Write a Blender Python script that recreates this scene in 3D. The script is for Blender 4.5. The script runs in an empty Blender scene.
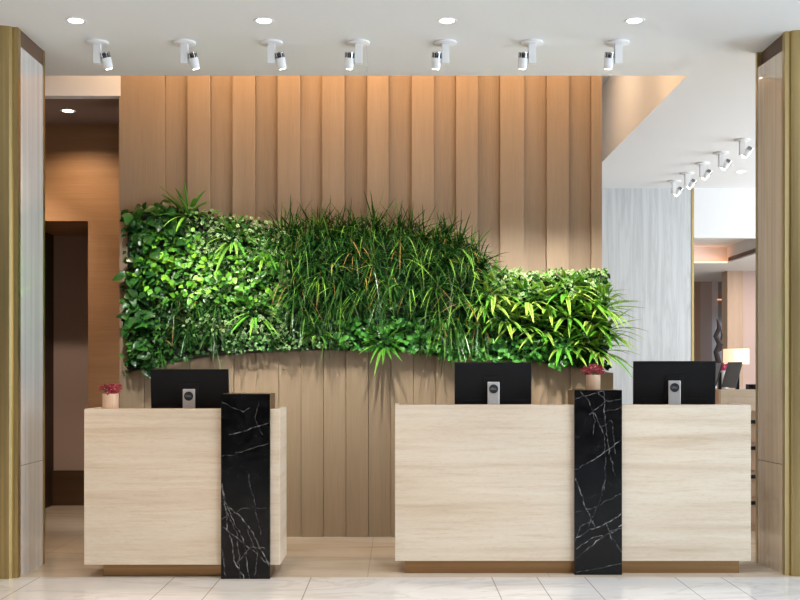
import bpy, math, random
import numpy as np
from mathutils import Vector, Matrix
random.seed(7)
R = math.radians
COL = bpy.context.scene.collection
EYE, F, CX, HY = 1.36, 1076.0, 398.0, 370.0

def PX(px, d): return (px - CX) * d / F
def PZ(py, d): return EYE - (py - HY) * d / F
def PY(d): return d - 7.0

# ------------------------------------------------------------------ materials
def mat(name):
    m = bpy.data.materials.new(name); m.use_nodes = True
    nt = m.node_tree; b = nt.nodes['Principled BSDF']
    return m, nt, b
def N(nt, t, **kw):
    n = nt.nodes.new(t)
    for k, v in kw.items():
        if k in n.inputs: n.inputs[k].default_value = v
        else: setattr(n, k, v)
    return n
def L(nt, a, b): nt.links.new(a, b)
def ramp(nt, fac, stops):
    r = nt.nodes.new('ShaderNodeValToRGB')
    e = r.color_ramp.elements
    while len(e) < len(stops): e.new(0.5)
    for i, (p, c) in enumerate(stops):
        e[i].position = p; e[i].color = (*c, 1) if len(c) == 3 else c
    L(nt, fac, r.inputs[0]); return r
def coords(nt, scale=(1,1,1), offset=True, rot=(0,0,0)):
    tc = nt.nodes.new('ShaderNodeTexCoord'); mp = nt.nodes.new('ShaderNodeMapping')
    mp.inputs['Scale'].default_value = scale; mp.inputs['Rotation'].default_value = rot
    if offset:
        oi = nt.nodes.new('ShaderNodeObjectInfo'); ad = N(nt, 'ShaderNodeVectorMath', operation='MULTIPLY_ADD')
        L(nt, oi.outputs['Location'], ad.inputs[0]); ad.inputs[1].default_value = (1.7, .3, .9)
        L(nt, tc.outputs['Object'], ad.inputs[2]); L(nt, ad.outputs[0], mp.inputs[0])
    else: L(nt, tc.outputs['Object'], mp.inputs[0])
    return mp.outputs[0]
def noise(nt, vec, scale, detail=4, rough=.55, dist=0):
    n = N(nt, 'ShaderNodeTexNoise'); n.inputs['Scale'].default_value = scale
    n.inputs['Detail'].default_value = detail; n.inputs['Roughness'].default_value = rough
    n.inputs['Distortion'].default_value = dist
    L(nt, vec, n.inputs['Vector']); return n.outputs['Fac']
def mixc(nt, fac, a, b, mode='MIX'):
    m = nt.nodes.new('ShaderNodeMix'); m.data_type = 'RGBA'; m.blend_type = mode
    for s, v in ((0, fac), (6, a), (7, b)):
        if hasattr(v, 'is_linked'): L(nt, v, m.inputs[s])
        else: m.inputs[s].default_value = v if s == 0 else (*v, 1)
    return m.outputs[2]
def plain(name, c, rough=.5, metal=0, spec=.5, emit=None, es=0, coat=0):
    m, nt, b = mat(name)
    b.inputs['Base Color'].default_value = (*c, 1); b.inputs['Roughness'].default_value = rough
    b.inputs['Metallic'].default_value = metal; b.inputs['Specular IOR Level'].default_value = spec
    b.inputs['Coat Weight'].default_value = coat
    if emit: b.inputs['Emission Color'].default_value = (*emit, 1); b.inputs['Emission Strength'].default_value = es
    return m
def bump(nt, b, h, strength=.2, dist=.01):
    bp = N(nt, 'ShaderNodeBump'); bp.inputs['Strength'].default_value = strength; bp.inputs['Distance'].default_value = dist
    L(nt, h, bp.inputs['Height']); L(nt, bp.outputs[0], b.inputs['Normal'])

def travertine():
    m, nt, b = mat('travertine')
    v = coords(nt, (.45, .45, 8)); w = noise(nt, v, 1.3, 5, .55, .25)
    v2 = coords(nt, (1.3, 1.3, 30)); w2 = noise(nt, v2, 1.5, 8, .7, .5)
    v3 = coords(nt, (9, 9, 60)); w3 = noise(nt, v3, 2.2, 4, .7, .8)
    c = ramp(nt, w, [(.30, (.58, .455, .33)), (.45, (.67, .555, .43)), (.60, (.71, .61, .49)), (.78, (.61, .48, .355))]).outputs[0]
    c2 = ramp(nt, w2, [(.32, (.86, .79, .69)), (.5, (1, 1, 1)), (.7, (.95, .92, .87))]).outputs[0]
    c3 = ramp(nt, w3, [(.33, (.86, .80, .72)), (.5, (1, 1, 1))]).outputs[0]
    o = mixc(nt, .75, c, c2, 'MULTIPLY'); o = mixc(nt, .55, o, c3, 'MULTIPLY')
    L(nt, o, b.inputs['Base Color']); b.inputs['Roughness'].default_value = .38
    b.inputs['Specular IOR Level'].default_value = .35
    return m
def wood(name, base, dark, axis='Z', rough=.5, attr=False, fine=260, spec=.35):
    m, nt, b = mat(name)
    if axis == 'Z': s1, s2 = (fine, fine, 3.5), (9, 9, .35)
    else: s1, s2 = (3.5, fine, fine), (.35, 9, 9)
    w = noise(nt, coords(nt, s1), 1, 3, .6); w2 = noise(nt, coords(nt, s2), 1, 4, .55, .3)
    c = ramp(nt, w2, [(.3, dark), (.7, base)]).outputs[0]
    g = ramp(nt, w, [(.3, (.80, .77, .73)), (.6, (1, 1, 1))]).outputs[0]
    o = mixc(nt, .75, c, g, 'MULTIPLY')
    if attr:
        a = N(nt, 'ShaderNodeAttribute', attribute_name='tone'); o = mixc(nt, 1.0, o, a.outputs['Color'], 'MULTIPLY')
    L(nt, o, b.inputs['Base Color']); b.inputs['Roughness'].default_value = rough; b.inputs['Specular IOR Level'].default_value = spec
    bump(nt, b, w, .08, .002)
    return m
def streaky_stone(name, a, c, d, scale=14, rough=.3, coat=0.0, stretch=.35):
    m, nt, b = mat(name)
    w = noise(nt, coords(nt, (scale, scale, stretch)), 1, 6, .62, .5)
    w2 = noise(nt, coords(nt, (scale * 5, scale * 5, stretch * 2)), 1, 3, .5, .3)
    o = ramp(nt, w, [(.3, a), (.43, c), (.5, d), (.56, c), (.75, a)]).outputs[0]
    g = ramp(nt, w2, [(.35, (.90, .90, .90)), (.6, (1, 1, 1))]).outputs[0]
    o = mixc(nt, .8, o, g, 'MULTIPLY')
    L(nt, o, b.inputs['Base Color']); b.inputs['Roughness'].default_value = rough
    b.inputs['Coat Weight'].default_value = coat; b.inputs['Coat Roughness'].default_value = .03; b.inputs['Coat IOR'].default_value = 2.0
    return m
def brass(name, c, rough=.32, sc=(60, 60, .6)):
    m, nt, b = mat(name)
    w = noise(nt, coords(nt, sc), 1, 4, .6)
    o = ramp(nt, w, [(.3, tuple(x * .72 for x in c)), (.7, c)]).outputs[0]
    L(nt, o, b.inputs['Base Color']); b.inputs['Metallic'].default_value = 1; b.inputs['Roughness'].default_value = rough
    return m
def slab_mat():
    m, nt, b = mat('black_marble')
    a = N(nt, 'ShaderNodeAttribute', attribute_name='vein')
    w = noise(nt, coords(nt, (9, 9, 9)), 1, 6, .6, 1.0)
    base = ramp(nt, w, [(.4, (.003, .003, .0035)), (.75, (.010, .010, .011))]).outputs[0]
    br = ramp(nt, noise(nt, coords(nt, (45, 45, 45)), 1, 3), [(.40, (.05, .05, .05)), (.62, (.9, .9, .9))]).outputs[0]
    f = mixc(nt, 1.0, a.outputs['Color'], br, 'MULTIPLY')
    o = mixc(nt, f, base, (.62, .60, .57))
    L(nt, o, b.inputs['Base Color']); b.inputs['Roughness'].default_value = .08; b.inputs['Specular IOR Level'].default_value = .3
    return m
def floor_mat():
    m, nt, b = mat('polished_floor')
    tc = nt.nodes.new('ShaderNodeTexCoord'); sp = nt.nodes.new('ShaderNodeSeparateXYZ'); L(nt, tc.outputs['Object'], sp.inputs[0])
    def math_(op, a, c=None):
        n = N(nt, 'ShaderNodeMath', operation=op)
        for i, v in enumerate((a, c)):
            if v is None: continue
            if hasattr(v, 'is_linked'): L(nt, v, n.inputs[i])
            else: n.inputs[i].default_value = v
        return n.outputs[0]
    X, Y = sp.outputs[0], sp.outputs[1]
    front = math_('LESS_THAN', Y, .065)
    lines = None
    xs = [-4.13, -3.54, -2.95, -2.353, -1.467, -1.16, -.57, .615, .911, 1.225, 1.816, 2.12, 2.7, 3.3, 3.9, 4.5]
    for x in xs:
        t = math_('LESS_THAN', math_('ABSOLUTE', math_('SUBTRACT', X, x)), .0035)
        lines = t if lines is None else math_('MAXIMUM', lines, t)
    lines = math_('MULTIPLY', lines, front)
    # joints across, front: every 1.2 m in depth, plus the threshold joint
    ty = math_('LESS_THAN', math_('ABSOLUTE', math_('SUBTRACT', math_('PINGPONG', math_('SUBTRACT', Y, .065), .6), 0.0)), .003)
    lines = math_('MAXIMUM', lines, math_('MULTIPLY', ty, .6))
    bx = math_('LESS_THAN', math_('PINGPONG', math_('ADD', X, .2), .6), .003)
    lines = math_('MAXIMUM', lines, math_('MULTIPLY', math_('MULTIPLY', bx, math_('SUBTRACT', 1, front)), .6))
    mp = nt.nodes.new('ShaderNodeMapping'); mp.inputs['Scale'].default_value = (.55, 1.1, 1); mp.inputs['Rotation'].default_value = (0, 0, R(35)); L(nt, tc.outputs['Object'], mp.inputs[0])
    w = noise(nt, mp.outputs[0], 1.1, 8, .6, 1.4)
    vein = ramp(nt, w, [(.475, (0, 0, 0)), (.5, (1, 1, 1)), (.525, (0, 0, 0))]).outputs[0]
    w2 = noise(nt, mp.outputs[0], 2.5, 5, .6, .5)
    white = ramp(nt, w2, [(.3, (.66, .645, .64)), (.7, (.76, .75, .745))]).outputs[0]
    white = mixc(nt, math_('MULTIPLY', vein, .35), white, (.44, .40, .36))
    mp2 = nt.nodes.new('ShaderNodeMapping'); mp2.inputs['Scale'].default_value = (.8, 6, 1); mp2.inputs['Rotation'].default_value = (0, 0, R(-4)); L(nt, tc.outputs['Object'], mp2.inputs[0])
    w3 = noise(nt, mp2.outputs[0], 1.2, 6, .6, .8)
    beige = ramp(nt, w3, [(.3, (.52, .42, .32)), (.55, (.64, .55, .44)), (.75, (.57, .47, .36))]).outputs[0]
    o = mixc(nt, front, beige, white)
    o = mixc(nt, math_('MULTIPLY', lines, .75), o, (.28, .23, .19))
    L(nt, o, b.inputs['Base Color']); b.inputs['Roughness'].default_value = .13; b.inputs['Specular IOR Level'].default_value = .5
    return m
def leaf_mat(name, rough=.3, trans=.18):
    m, nt, b = mat(name)
    a = N(nt, 'ShaderNodeAttribute', attribute_name='tone')
    L(nt, a.outputs['Color'], b.inputs['Base Color']); b.inputs['Roughness'].default_value = rough; b.inputs['Specular IOR Level'].default_value = .24
    tr = N(nt, 'ShaderNodeBsdfTranslucent'); L(nt, a.outputs['Color'], tr.inputs['Color'])
    mx = N(nt, 'ShaderNodeMixShader'); mx.inputs[0].default_value = trans
    L(nt, b.outputs[0], mx.inputs[1]); L(nt, tr.outputs[0], mx.inputs[2])
    L(nt, mx.outputs[0], nt.nodes['Material Output'].inputs['Surface'])
    return m
M = {}
M['trav'] = travertine()
M['oak'] = wood('oak_cladding', (.375, .280, .195), (.32, .235, .158), 'Z', .5, attr=True)
M['corr'] = wood('corridor_wood', (.40, .235, .125), (.33, .185, .095), 'X', .45)
M['darkwood'] = wood('dark_skirting_wood', (.10, .055, .03), (.07, .038, .02), 'X', .4)
M['fabric'] = plain('woven_wall_fabric', (.46, .355, .31), .85)
M['jamb'] = plain('dark_brown_jamb', (.06, .038, .03), .6)
M['grey_stone'] = streaky_stone('grey_veined_marble', (.66, .675, .68), (.635, .65, .655), (.55, .565, .57), 8, .25, stretch=.55)
M['pale_stone'] = streaky_stone('pale_veined_stone', (.70, .69, .67), (.66, .645, .62), (.60, .58, .55), 6, .22, coat=1.0, stretch=.15)
M['reflect_stone'] = streaky_stone('veined_stone_tan_reflection', (.68, .55, .41), (.63, .505, .37), (.55, .43, .30), 6, .22, coat=1.0, stretch=.15)  # pale stone like the left column, timber reflection put into its tan
M['brass'] = brass('aged_brass', (.56, .42, .19), .36)
M['bronze'] = brass('bronze_brown', (.24, .15, .08), .38)
M['plinth'] = brass('brushed_bronze_plinth', (.42, .25, .12), .35, (.6, 60, 60))
M['header'] = plain('brown_header', (.115, .066, .04), .5)
M['slab'] = slab_mat()
M['floor'] = floor_mat()
M['ceil'] = plain('white_ceiling_paint', (.80, .80, .80), .8)
M['shadeceil'] = plain('shaded_white_ceiling', (.25, .175, .145), .8)  # white corridor ceiling, its shade put into the colour as brown
M['white'] = plain('white_enamel', (.82, .82, .82), .35)
M['chrome'] = plain('chrome', (.6, .6, .6), .2, 1)
M['lens'] = plain('lamp_lens', (1, 1, 1), .4, emit=(1, .9, .75), es=14)
M['lens_warm'] = plain('warm_lamp_lens', (1, 1, 1), .4, emit=(1, .75, .5), es=14)
M['led'] = plain('led_strip', (1, 1, 1), .4, emit=(1, .36, .1), es=1.5)
M['black'] = plain('black_plastic', (.006, .006, .0065), .45, spec=.22)
M['screen'] = plain('dark_screen', (.075, .08, .085), .35)
M['silver'] = plain('silver_metal', (.62, .59, .57), .4, .5)
M['logo'] = plain('logo_disc', (.02, .022, .024), .35)
M['logotext'] = plain('logo_lettering', (.35, .35, .36), .4)
M['pot'] = wood('blond_wood_pot', (.74, .52, .37), (.64, .43, .29), 'Z', .4)
M['petal'] = plain('crimson_petals', (.24, .006, .018), .5)
M['pollen'] = plain('cream_flower_centres', (.8, .6, .4), .5)
M['leafy'] = leaf_mat('foliage', .26, .15)
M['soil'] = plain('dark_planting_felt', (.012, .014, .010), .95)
M['pinkwall'] = plain('pinkish_plaster', (.55, .41, .36), .8)
M['mauve'] = plain('mauve_curtain', (.58, .49, .49), .8)
M['lav'] = plain('pale_lavender_plaster', (.78, .78, .85), .7)
M['glassy'] = plain('grey_blue_glazing', (.36, .39, .45), .12)
M['litwin'] = plain('daylight_slit', (.9, .95, 1), .5, emit=(.85, .95, 1), es=1.6)
M['shade'] = plain('lit_lamp_shade', (.9, .8, .65), .7, emit=(1, .72, .46), es=.85)
M['backwood'] = wood('light_oak_panel', (.56, .40, .29), (.48, .33, .23), 'Z', .5)
M['magenta'] = plain('magenta_petals', (.6, .01, .12), .5)
M['twig'] = plain('dark_driftwood', (.018, .008, .008), .7)
M['winglass'] = plain('bright_window', (.9, .95, 1), .5, emit=(.85, .93, 1), es=1.5)

# ------------------------------------------------------------------ mesh tools
class MB:
    def __init__(s): s.v, s.f, s.c = [], [], []
    def add(s, vs, fs, col=None):
        o = len(s.v); s.v += [tuple(v) for v in vs]; s.f += [tuple(i + o for i in f) for f in fs]
        s.c += ([col] * len(vs)) if (col is None or not isinstance(col, list)) else col
        return s
    def box(s, x0, x1, y0, y1, z0, z1, col=None):
        return s.add([(x0,y0,z0),(x1,y0,z0),(x1,y1,z0),(x0,y1,z0),(x0,y0,z1),(x1,y0,z1),(x1,y1,z1),(x0,y1,z1)],
                     [(0,3,2,1),(4,5,6,7),(0,1,5,4),(1,2,6,5),(2,3,7,6),(3,0,4,7)], col)
    def prism(s, poly, z0, z1, col=None):           # poly CCW in xy
        n = len(poly)
        return s.add([(x,y,z0) for x,y in poly] + [(x,y,z1) for x,y in poly],
                     [tuple(range(n))[::-1], tuple(range(n, 2*n))] + [(i,(i+1)%n,(i+1)%n+n,i+n) for i in range(n)], col)
    def prismy(s, poly, y0, y1, col=None):          # poly in xz
        n = len(poly)
        return s.add([(x,y0,z) for x,z in poly] + [(x,y1,z) for x,z in poly],
                     [tuple(range(n)), tuple(range(n, 2*n))[::-1]] + [(i,i+n,(i+1)%n+n,(i+1)%n) for i in range(n)], col)
    def lathe(s, prof, n=24, c=(0,0,0), mtx=None, col=None):  # prof list of (r,z)
        vs, fs = [], []
        for r, z in prof:
            for k in range(n):
                a = 2*math.pi*k/n; p = Vector((r*math.cos(a), r*math.sin(a), z))
                if mtx: p = mtx @ p
                vs.append(p + Vector(c))
        m = len(prof)
        for j in range(m-1):
            for k in range(n):
                fs.append((j*n+k, j*n+(k+1)%n, (j+1)*n+(k+1)%n, (j+1)*n+k))
        fs.append(tuple(range(n))[::-1]); fs.append(tuple((m-1)*n+k for k in range(n)))
        return s.add(vs, fs, col)
    def tube(s, pts, r, n=8, col=None):
        vs, fs = [], []; m = len(pts); pts = [Vector(p) for p in pts]
        for i, p in enumerate(pts):
            d = (pts[min(i+1, m-1)] - pts[max(i-1, 0)]).normalized()
            u = d.cross(Vector((0,0,1)) if abs(d.z) < .9 else Vector((1,0,0))).normalized(); w = d.cross(u)
            rr = r[i] if isinstance(r, (list, tuple)) else r
            for k in range(n):
                a = 2*math.pi*k/n; vs.append(p + u*math.cos(a)*rr + w*math.sin(a)*rr)
        for j in range(m-1):
            for k in range(n): fs.append((j*n+k, j*n+(k+1)%n, (j+1)*n+(k+1)%n, (j+1)*n+k))
        fs.append(tuple(range(n))[::-1]); fs.append(tuple((m-1)*n+k for k in range(n)))
        return s.add(vs, fs, col)
    def build(s, name, m, parent=None, base=None, bevel=0, smooth=False, attr='tone'):
        me = bpy.data.meshes.new(name)
        off = Vector(base) if base is not None else (world(parent) if parent else Vector((0,0,0)))
        me.from_pydata([Vector(v) - off for v in s.v], [], s.f); me.validate(); me.update()
        if any(c is not None for c in s.c):
            ca = me.color_attributes.new(attr, 'FLOAT_COLOR', 'POINT')
            ca.data.foreach_set('color', np.array([(*(c or (1,1,1)), 1) for c in s.c], dtype=np.float32).ravel())
        if m: me.materials.append(m)
        if smooth:
            for p in me.polygons: p.use_smooth = True
        o = bpy.data.objects.new(name, me); COL.objects.link(o)
        if parent:
            o.parent = parent; o.location = (0,0,0) if base is None else Vector(base) - world(parent)
        else: o.location = off
        if bevel:
            md = o.modifiers.new('bevel', 'BEVEL'); md.width = bevel; md.segments = 2; md.limit_method = 'ANGLE'
        if smooth and len(s.v) < 4000:
            me.set_sharp_from_angle(angle=R(40))
        return o
def world(o):
    p = Vector((0,0,0))
    while o: p += o.location; o = o.parent
    return p
def tag(o, label=None, cat=None, group=None, kind=None):
    if label: o['label'] = label
    if cat: o['category'] = cat
    if group: o['group'] = group
    if kind: o['kind'] = kind
    return o
def empty(name, loc, label, cat, group=None):
    o = bpy.data.objects.new(name, None); COL.objects.link(o); o.location = loc; o.empty_display_size = .1
    return tag(o, label, cat, group)
def struct(mb, name, m, parent=None, **k):
    o = mb.build(name, m, parent, **k)
    if not parent: o['kind'] = 'structure'
    return o
def copy_tree(o, parent=None):
    c = o.copy(); COL.objects.link(c); c.parent = parent
    for ch in list(o.children): copy_tree(ch, c)
    return c

# ------------------------------------------------------------------ room shell
H = 3.60
struct(MB().box(-6, 8, -11, 13, -.1, 0), 'floor', M['floor'])
c = MB()
Y0, Y1 = 1.19, 1.79
c.box(-6, 8, -11, Y0, H, H+.25)                       # lobby ceiling
c.box(2.20, 8, Y0, 6.26, H, H+.25); c.box(2.3, 3.64, 6.26, 6.4, H+.001, H+.25)                    # right ceiling
c.box(-6, -2.27, Y1, Y1+.1, H, 4.5)                   # rear face of the slot above the corridor
c.box(-6.1, 2.3, Y0-.1, 6.4, 4.4, 4.5)                # top of the cove
c.box(2.20, 2.3, Y0, 6.26, H+.25, 4.4); c.box(-6, 2.3, Y0-.1, Y0, H+.25, 4.4)
c.box(-6, 2.3, 6.26, 6.4, H+.001, 4.4); c.box(-6.1, -6, Y0-.1, 6.4, H, 4.4)
c.box(3.64, 8, 6.26, 6.36, 2.99, H+.25)               # bulkhead over the far room
struct(c, 'ceiling', M['ceil'])
struct(MB().box(-6, -1.5, Y1+.1, 3.9, H, H+.08), 'ceiling', M['shadeceil'])
# far room tray ceiling
tz, sz = 3.13, 2.90
t = MB().box(3.64, 4.74, 6.36, 8.5, tz, tz+.05); t.box(3.64, 8, 8.5, 12.5, sz, sz+.3); t.box(4.74, 8, 6.36, 8.5, sz, sz+.3)
struct(t, 'ceiling', M['ceil'])
struct(MB().box(3.7, 4.73, 8.44, 8.49, sz-.0, sz+.02), 'trim_1', M['led'])
struct(MB().box(4.725, 4.738, 6.9, 8.4, sz+.02, sz+.07), 'trim_2', M['jamb'])
struct(MB().box(-6.1, -6, -11, 13, 0, 4.4), 'wall_left', M['ceil'])
struct(MB().box(8, 8.1, -11, 13, 0, 4.4), 'wall_right', M['ceil'])
struct(MB().box(-6, -3.05, .15, .35, 0, H).box(3.1, 8, .35, .5, 0, H), 'wall_portal', M['ceil'])
struct(MB().box(-6, 8, -11.1, -11, 0, 4.0), 'wall_entrance', M['darkwood'])
# marble wall
struct(MB().box(1.2, 3.64, 6.26, 6.55, 0, H), 'wall_marble', M['grey_stone'])
struct(MB().box(3.62, 3.645, 6.25, 6.56, 0, H), 'trim_3', M['brass'])
struct(MB().box(-6, 1.2, 6.26, 6.4, 0, H), 'wall_back_service', M['ceil'])
# corridor wall with a recess
D = 9.79; yc = PY(D); zo = PZ(221, D); xo = PX(88, D); zb = PZ(149, D)
struct(MB().box(xo, -1.6, yc, yc+1.2, 0, zb-.02).box(-6, xo, yc, yc+1.2, zo, zb-.02).box(-6, -3.486, yc, yc+1.2, 0, zo), 'wall_corridor', M['corr'])
struct(MB().box(-6, -1.6, yc+.02, yc+1.2, zb-.02, H), 'wall_corridor_upper', M['corr'])
struct(MB().box(-3.486, xo, 3.84, 3.95, .35, zo), 'wall_recess', M['fabric'])
struct(MB().box(-3.486, xo, 3.80, 3.95, 0, .35), 'baseboard_recess', M['darkwood'])
struct(MB().box(-3.49, -3.47, yc+.01, 3.84, 0, zo), 'trim_4', M['jamb'])

# ------------------------------------------------------------------ feature wall (body, upper and lower cladding)
body = struct(MB().box(-2.29, 1.68, 1.88, 2.2, 0, 4.35, (1, 1, 1)).box(-2.27, -2.2, 1.775, 1.879, 1.2, PZ(212.5, 8.8), (1, 1, 1)), 'wall_feature', M['oak'])
def interp(pts, x):
    if x <= pts[0][0]: return pts[0][1]
    for (a, b), (c_, d) in zip(pts, pts[1:]):
        if x <= c_: 
            t = (x-a)/(c_-a); return b + (d-b)*t
    return pts[-1][1]
UP = [(119, 212), (190, 213), (240, 224), (285, 232), (340, 228), (400, 232), (450, 245), (490, 266), (530, 275), (565, 276), (602, 272)]
LO = [(119, 376), (150, 367), (200, 358), (250, 353), (290, 351), (330, 350), (400, 352), (450, 357), (520, 361), (560, 366), (615, 373)]
DU, DL = 8.82, 8.76
seams_u = [119.7, 165.4, 188, 210.8, 233, 255.7, 278, 300.7, 322.4, 345, 367.4, 389, 411.7, 434, 456, 477.8, 500, 524, 546.4, 568.8, 591, 601.8]
up = MB(); rnd = random.Random(3)
for i, (a, b) in enumerate(zip(seams_u, seams_u[1:])):
    fy = 1.80 if i % 2 == 0 else 1.835
    k = 1.0 - (0 if i % 2 == 0 else .10) + rnd.uniform(-.04, .04)  # recessed boards painted darker, shade put into their tone
    xa, xb = PX(a, DU), PX(b, DU) - .002
    top = 4.33; nseg = 3
    bot = []
    for j in range(nseg+1):
        px = a + (b-a)*j/nseg; x = xa + (xb-xa)*j/nseg; bot.append((x, PZ(interp(UP, px), DU)))
    poly = bot + [(xb, top), (xa, top)]
    up.prismy(poly, fy, 1.875, (k, k*.99, k*.97))
o = up.build('upper_cladding', M['oak'], body); o['label'] = 'upper cladding of upright oak boards with a curved lower edge'
lo = MB(); seams_l = [119.5] + [278.8 - 22.4*k for k in range(6, 0, -1)] + [278.8 + 22.45*k for k in range(0, 15)] + [614]
for i, (a, b) in enumerate(zip(seams_l, seams_l[1:])):
    fy = 1.76 if i % 2 == 0 else 1.772
    k = 1.0 + rnd.uniform(-.06, .05)
    xa, xb = PX(a, DL), PX(b, DL) - .003
    nseg = 3; tp = []
    for j in range(nseg+1):
        px = a + (b-a)*j/nseg; x = xa + (xb-xa)*j/nseg; tp.append((x, PZ(interp(LO, px), DL)))
    poly = [(xa, 0), (xb, 0)] + tp[::-1]
    lo.prismy(poly, fy, 1.875, (k*.93, k*.92, k*.86))
o = lo.build('lower_cladding', M['oak'], body); o['label'] = 'lower cladding of upright oak boards with an arched top edge'

# ------------------------------------------------------------------ portal columns
def column(side):
    s = -1 if side == 'l' else 1
    d0, d1 = (7.03, 7.55) if s < 0 else (7.12, 7.60)
    X = PX(18, 7.03) if s < 0 else PX(785, 7.12)
    y0, y1 = PY(d0), PY(d1)
    xo_ = X + s*.55
    root = empty('portal_column', (X + s*.27, (y0+y1)/2, 0),
                 ('brass-faced portal column at the left edge with a whitish veined stone flank' if s < 0 else
                  'brass-faced portal column at the right edge with veined stone flank, timber reflection painted in'), 'column')
    # brass nosing: convex front
    pts = []
    for k in range(17):
        a = math.pi * k / 16
        pts.append((X + s*(.03 + .25*(1-math.cos(a))), y0 - .045*math.sin(a)**.6 if 0 < k < 16 else y0))
    poly = [(X, y0+.012), (X, y0)] + pts + [(xo_, y0), (xo_, y0+.05), (X, y0+.05)]
    if s > 0: poly = poly[::-1]
    poly = poly[::-1] if s < 0 else poly
    b = MB().prism(poly[::-1], 0, H); b.build('brass_post', M['brass'], root)
    def bx(x0, x1, *r): return MB().box(min(x0, x1), max(x0, x1), *r)
    pa, pb = X + s*.004, X + s*.004 - (.030 if s > 0 else 0)
    poly = [(pa, y0+.05), (xo_, y0+.05), (xo_, y1-.015), (pb, y1-.015)]
    MB().prism(poly if s > 0 else poly[::-1], 0, .728).build('stone_panel', M['pale_stone'] if s < 0 else M['reflect_stone'], root)
    MB().prism(poly if s > 0 else poly[::-1], .731, H-.11).build('stone_panel', M['pale_stone'] if s < 0 else M['reflect_stone'], root)
    bx(X + s*.004, xo_, y0+.05, y1-.015, H-.11, H).build('header', M['header'], root)
    bx(X - (.029 if s > 0 else 0), xo_, y1-.015, y1+.02, 0, H).build('edge_trim', M['brass'], root)
column('l'); column('r')

# ------------------------------------------------------------------ reception desks
VL = [([(60,62),(85,75),(120,88),(135,78)],.5), ([(78,150),(110,145),(150,130),(188,118)],.9), ([(100,200),(150,185),(185,175)],.5),
 ([(60,210),(100,205)],.4), ([(130,250),(140,300),(150,350),(165,420)],.35), ([(60,285),(68,330),(80,350),(110,370),(140,410),(165,460),(188,500)],1),
 ([(60,300),(70,350),(75,400),(90,450),(92,490),(120,540)],1), ([(75,345),(95,390),(115,430),(125,470),(130,510),(135,540)],.8),
 ([(62,400),(100,430),(140,460),(188,505)],.7), ([(60,380),(120,350),(180,350)],.4), ([(100,500),(140,455),(188,460)],.5),
 ([(130,410),(155,470),(150,540)],.5), ([(62,460),(70,540)],.4), ([(160,60),(150,110),(170,150)],.3), ([(62,330),(100,420),(110,540)],.5)]
VR = [([(42,50),(80,40),(120,30)],.8), ([(55,30),(80,60),(95,110),(90,150)],.5), ([(120,30),(120,80),(125,130),(135,200),(150,260)],.6),
 ([(120,85),(165,75)],.5), ([(80,95),(120,60)],.5), ([(95,90),(120,150),(125,220),(120,300)],.5), ([(42,245),(70,230),(110,205),(165,165)],.9),
 ([(42,268),(55,300),(70,350),(95,400)],1), ([(42,360),(90,350),(165,310)],.4), ([(45,430),(80,410),(110,400),(165,365)],1),
 ([(45,460),(90,430),(120,425),(165,405)],1), ([(45,485),(100,440),(168,395)],1), ([(42,440),(55,400),(90,385)],.6),
 ([(125,390),(140,430),(168,470)],.7), ([(45,525),(100,515),(168,500)],.5), ([(110,130),(140,110),(150,200)],.4), ([(75,400),(110,330),(125,260)],.4),
 ([(100,32),(130,60),(168,50)],.5)]
def slab_face(x0, x1, y, z1, veins, u0, u1, v0, v1, seed):
    W, Hh = x1-x0, z1; nx, nz = 110, 400
    gx = np.linspace(0, W, nx); gz = np.linspace(0, Hh, nz)
    GX, GZ = np.meshgrid(gx, gz)
    rs = np.random.RandomState(seed); mask = np.zeros_like(GX)
    for pts, k in veins:
        P = [((u-u0)/(u1-u0)*W, Hh-(v-v0)/(v1-v0)*Hh) for u, v in pts]
        Q = []
        for (a, b), (c_, d) in zip(P, P[1:]):
            n = max(2, int(math.hypot(c_-a, d-b)/.02))
            for j in range(n): t = j/n; Q.append((a+(c_-a)*t+rs.normal(0,.003), b+(d-b)*t+rs.normal(0,.003)))
        Q.append(P[-1])
        for (a, b), (c_, d) in zip(Q, Q[1:]):
            L2 = (c_-a)**2+(d-b)**2+1e-9
            t = np.clip(((GX-a)*(c_-a)+(GZ-b)*(d-b))/L2, 0, 1)
            dist = np.hypot(GX-a-t*(c_-a), GZ-b-t*(d-b))
            w = .0015 + .0014*k*rs.rand()
            mask = np.maximum(mask, np.clip(1.35-dist/w, 0, 1)*k*rs.uniform(.3, 1.0))
    m = MB(); cols = [(float(q),)*3 for q in mask.ravel()]
    vs = [(x0+float(a), y, float(b)) for a, b in zip(GX.ravel(), GZ.ravel())]
    fs = [(j*nx+i, j*nx+i+1, (j+1)*nx+i+1, (j+1)*nx+i) for j in range(nz-1) for i in range(nx-1)]
    o0 = len(vs); vs += [(x0, y+.02, 0), (x1, y+.02, 0), (x1, y+.02, z1), (x0, y+.02, z1)]; cols += [(0.,0.,0.)]*4
    A, B, C_, D_ = 0, nx-1, nz*nx-1, (nz-1)*nx
    fs += [(A, o0, o0+1, B), (B, o0+1, o0+2, C_), (C_, o0+2, o0+3, D_), (D_, o0+3, o0, A), (o0+1, o0, o0+3, o0+2)]
    m.add(vs, fs, cols)
    return m
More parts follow.
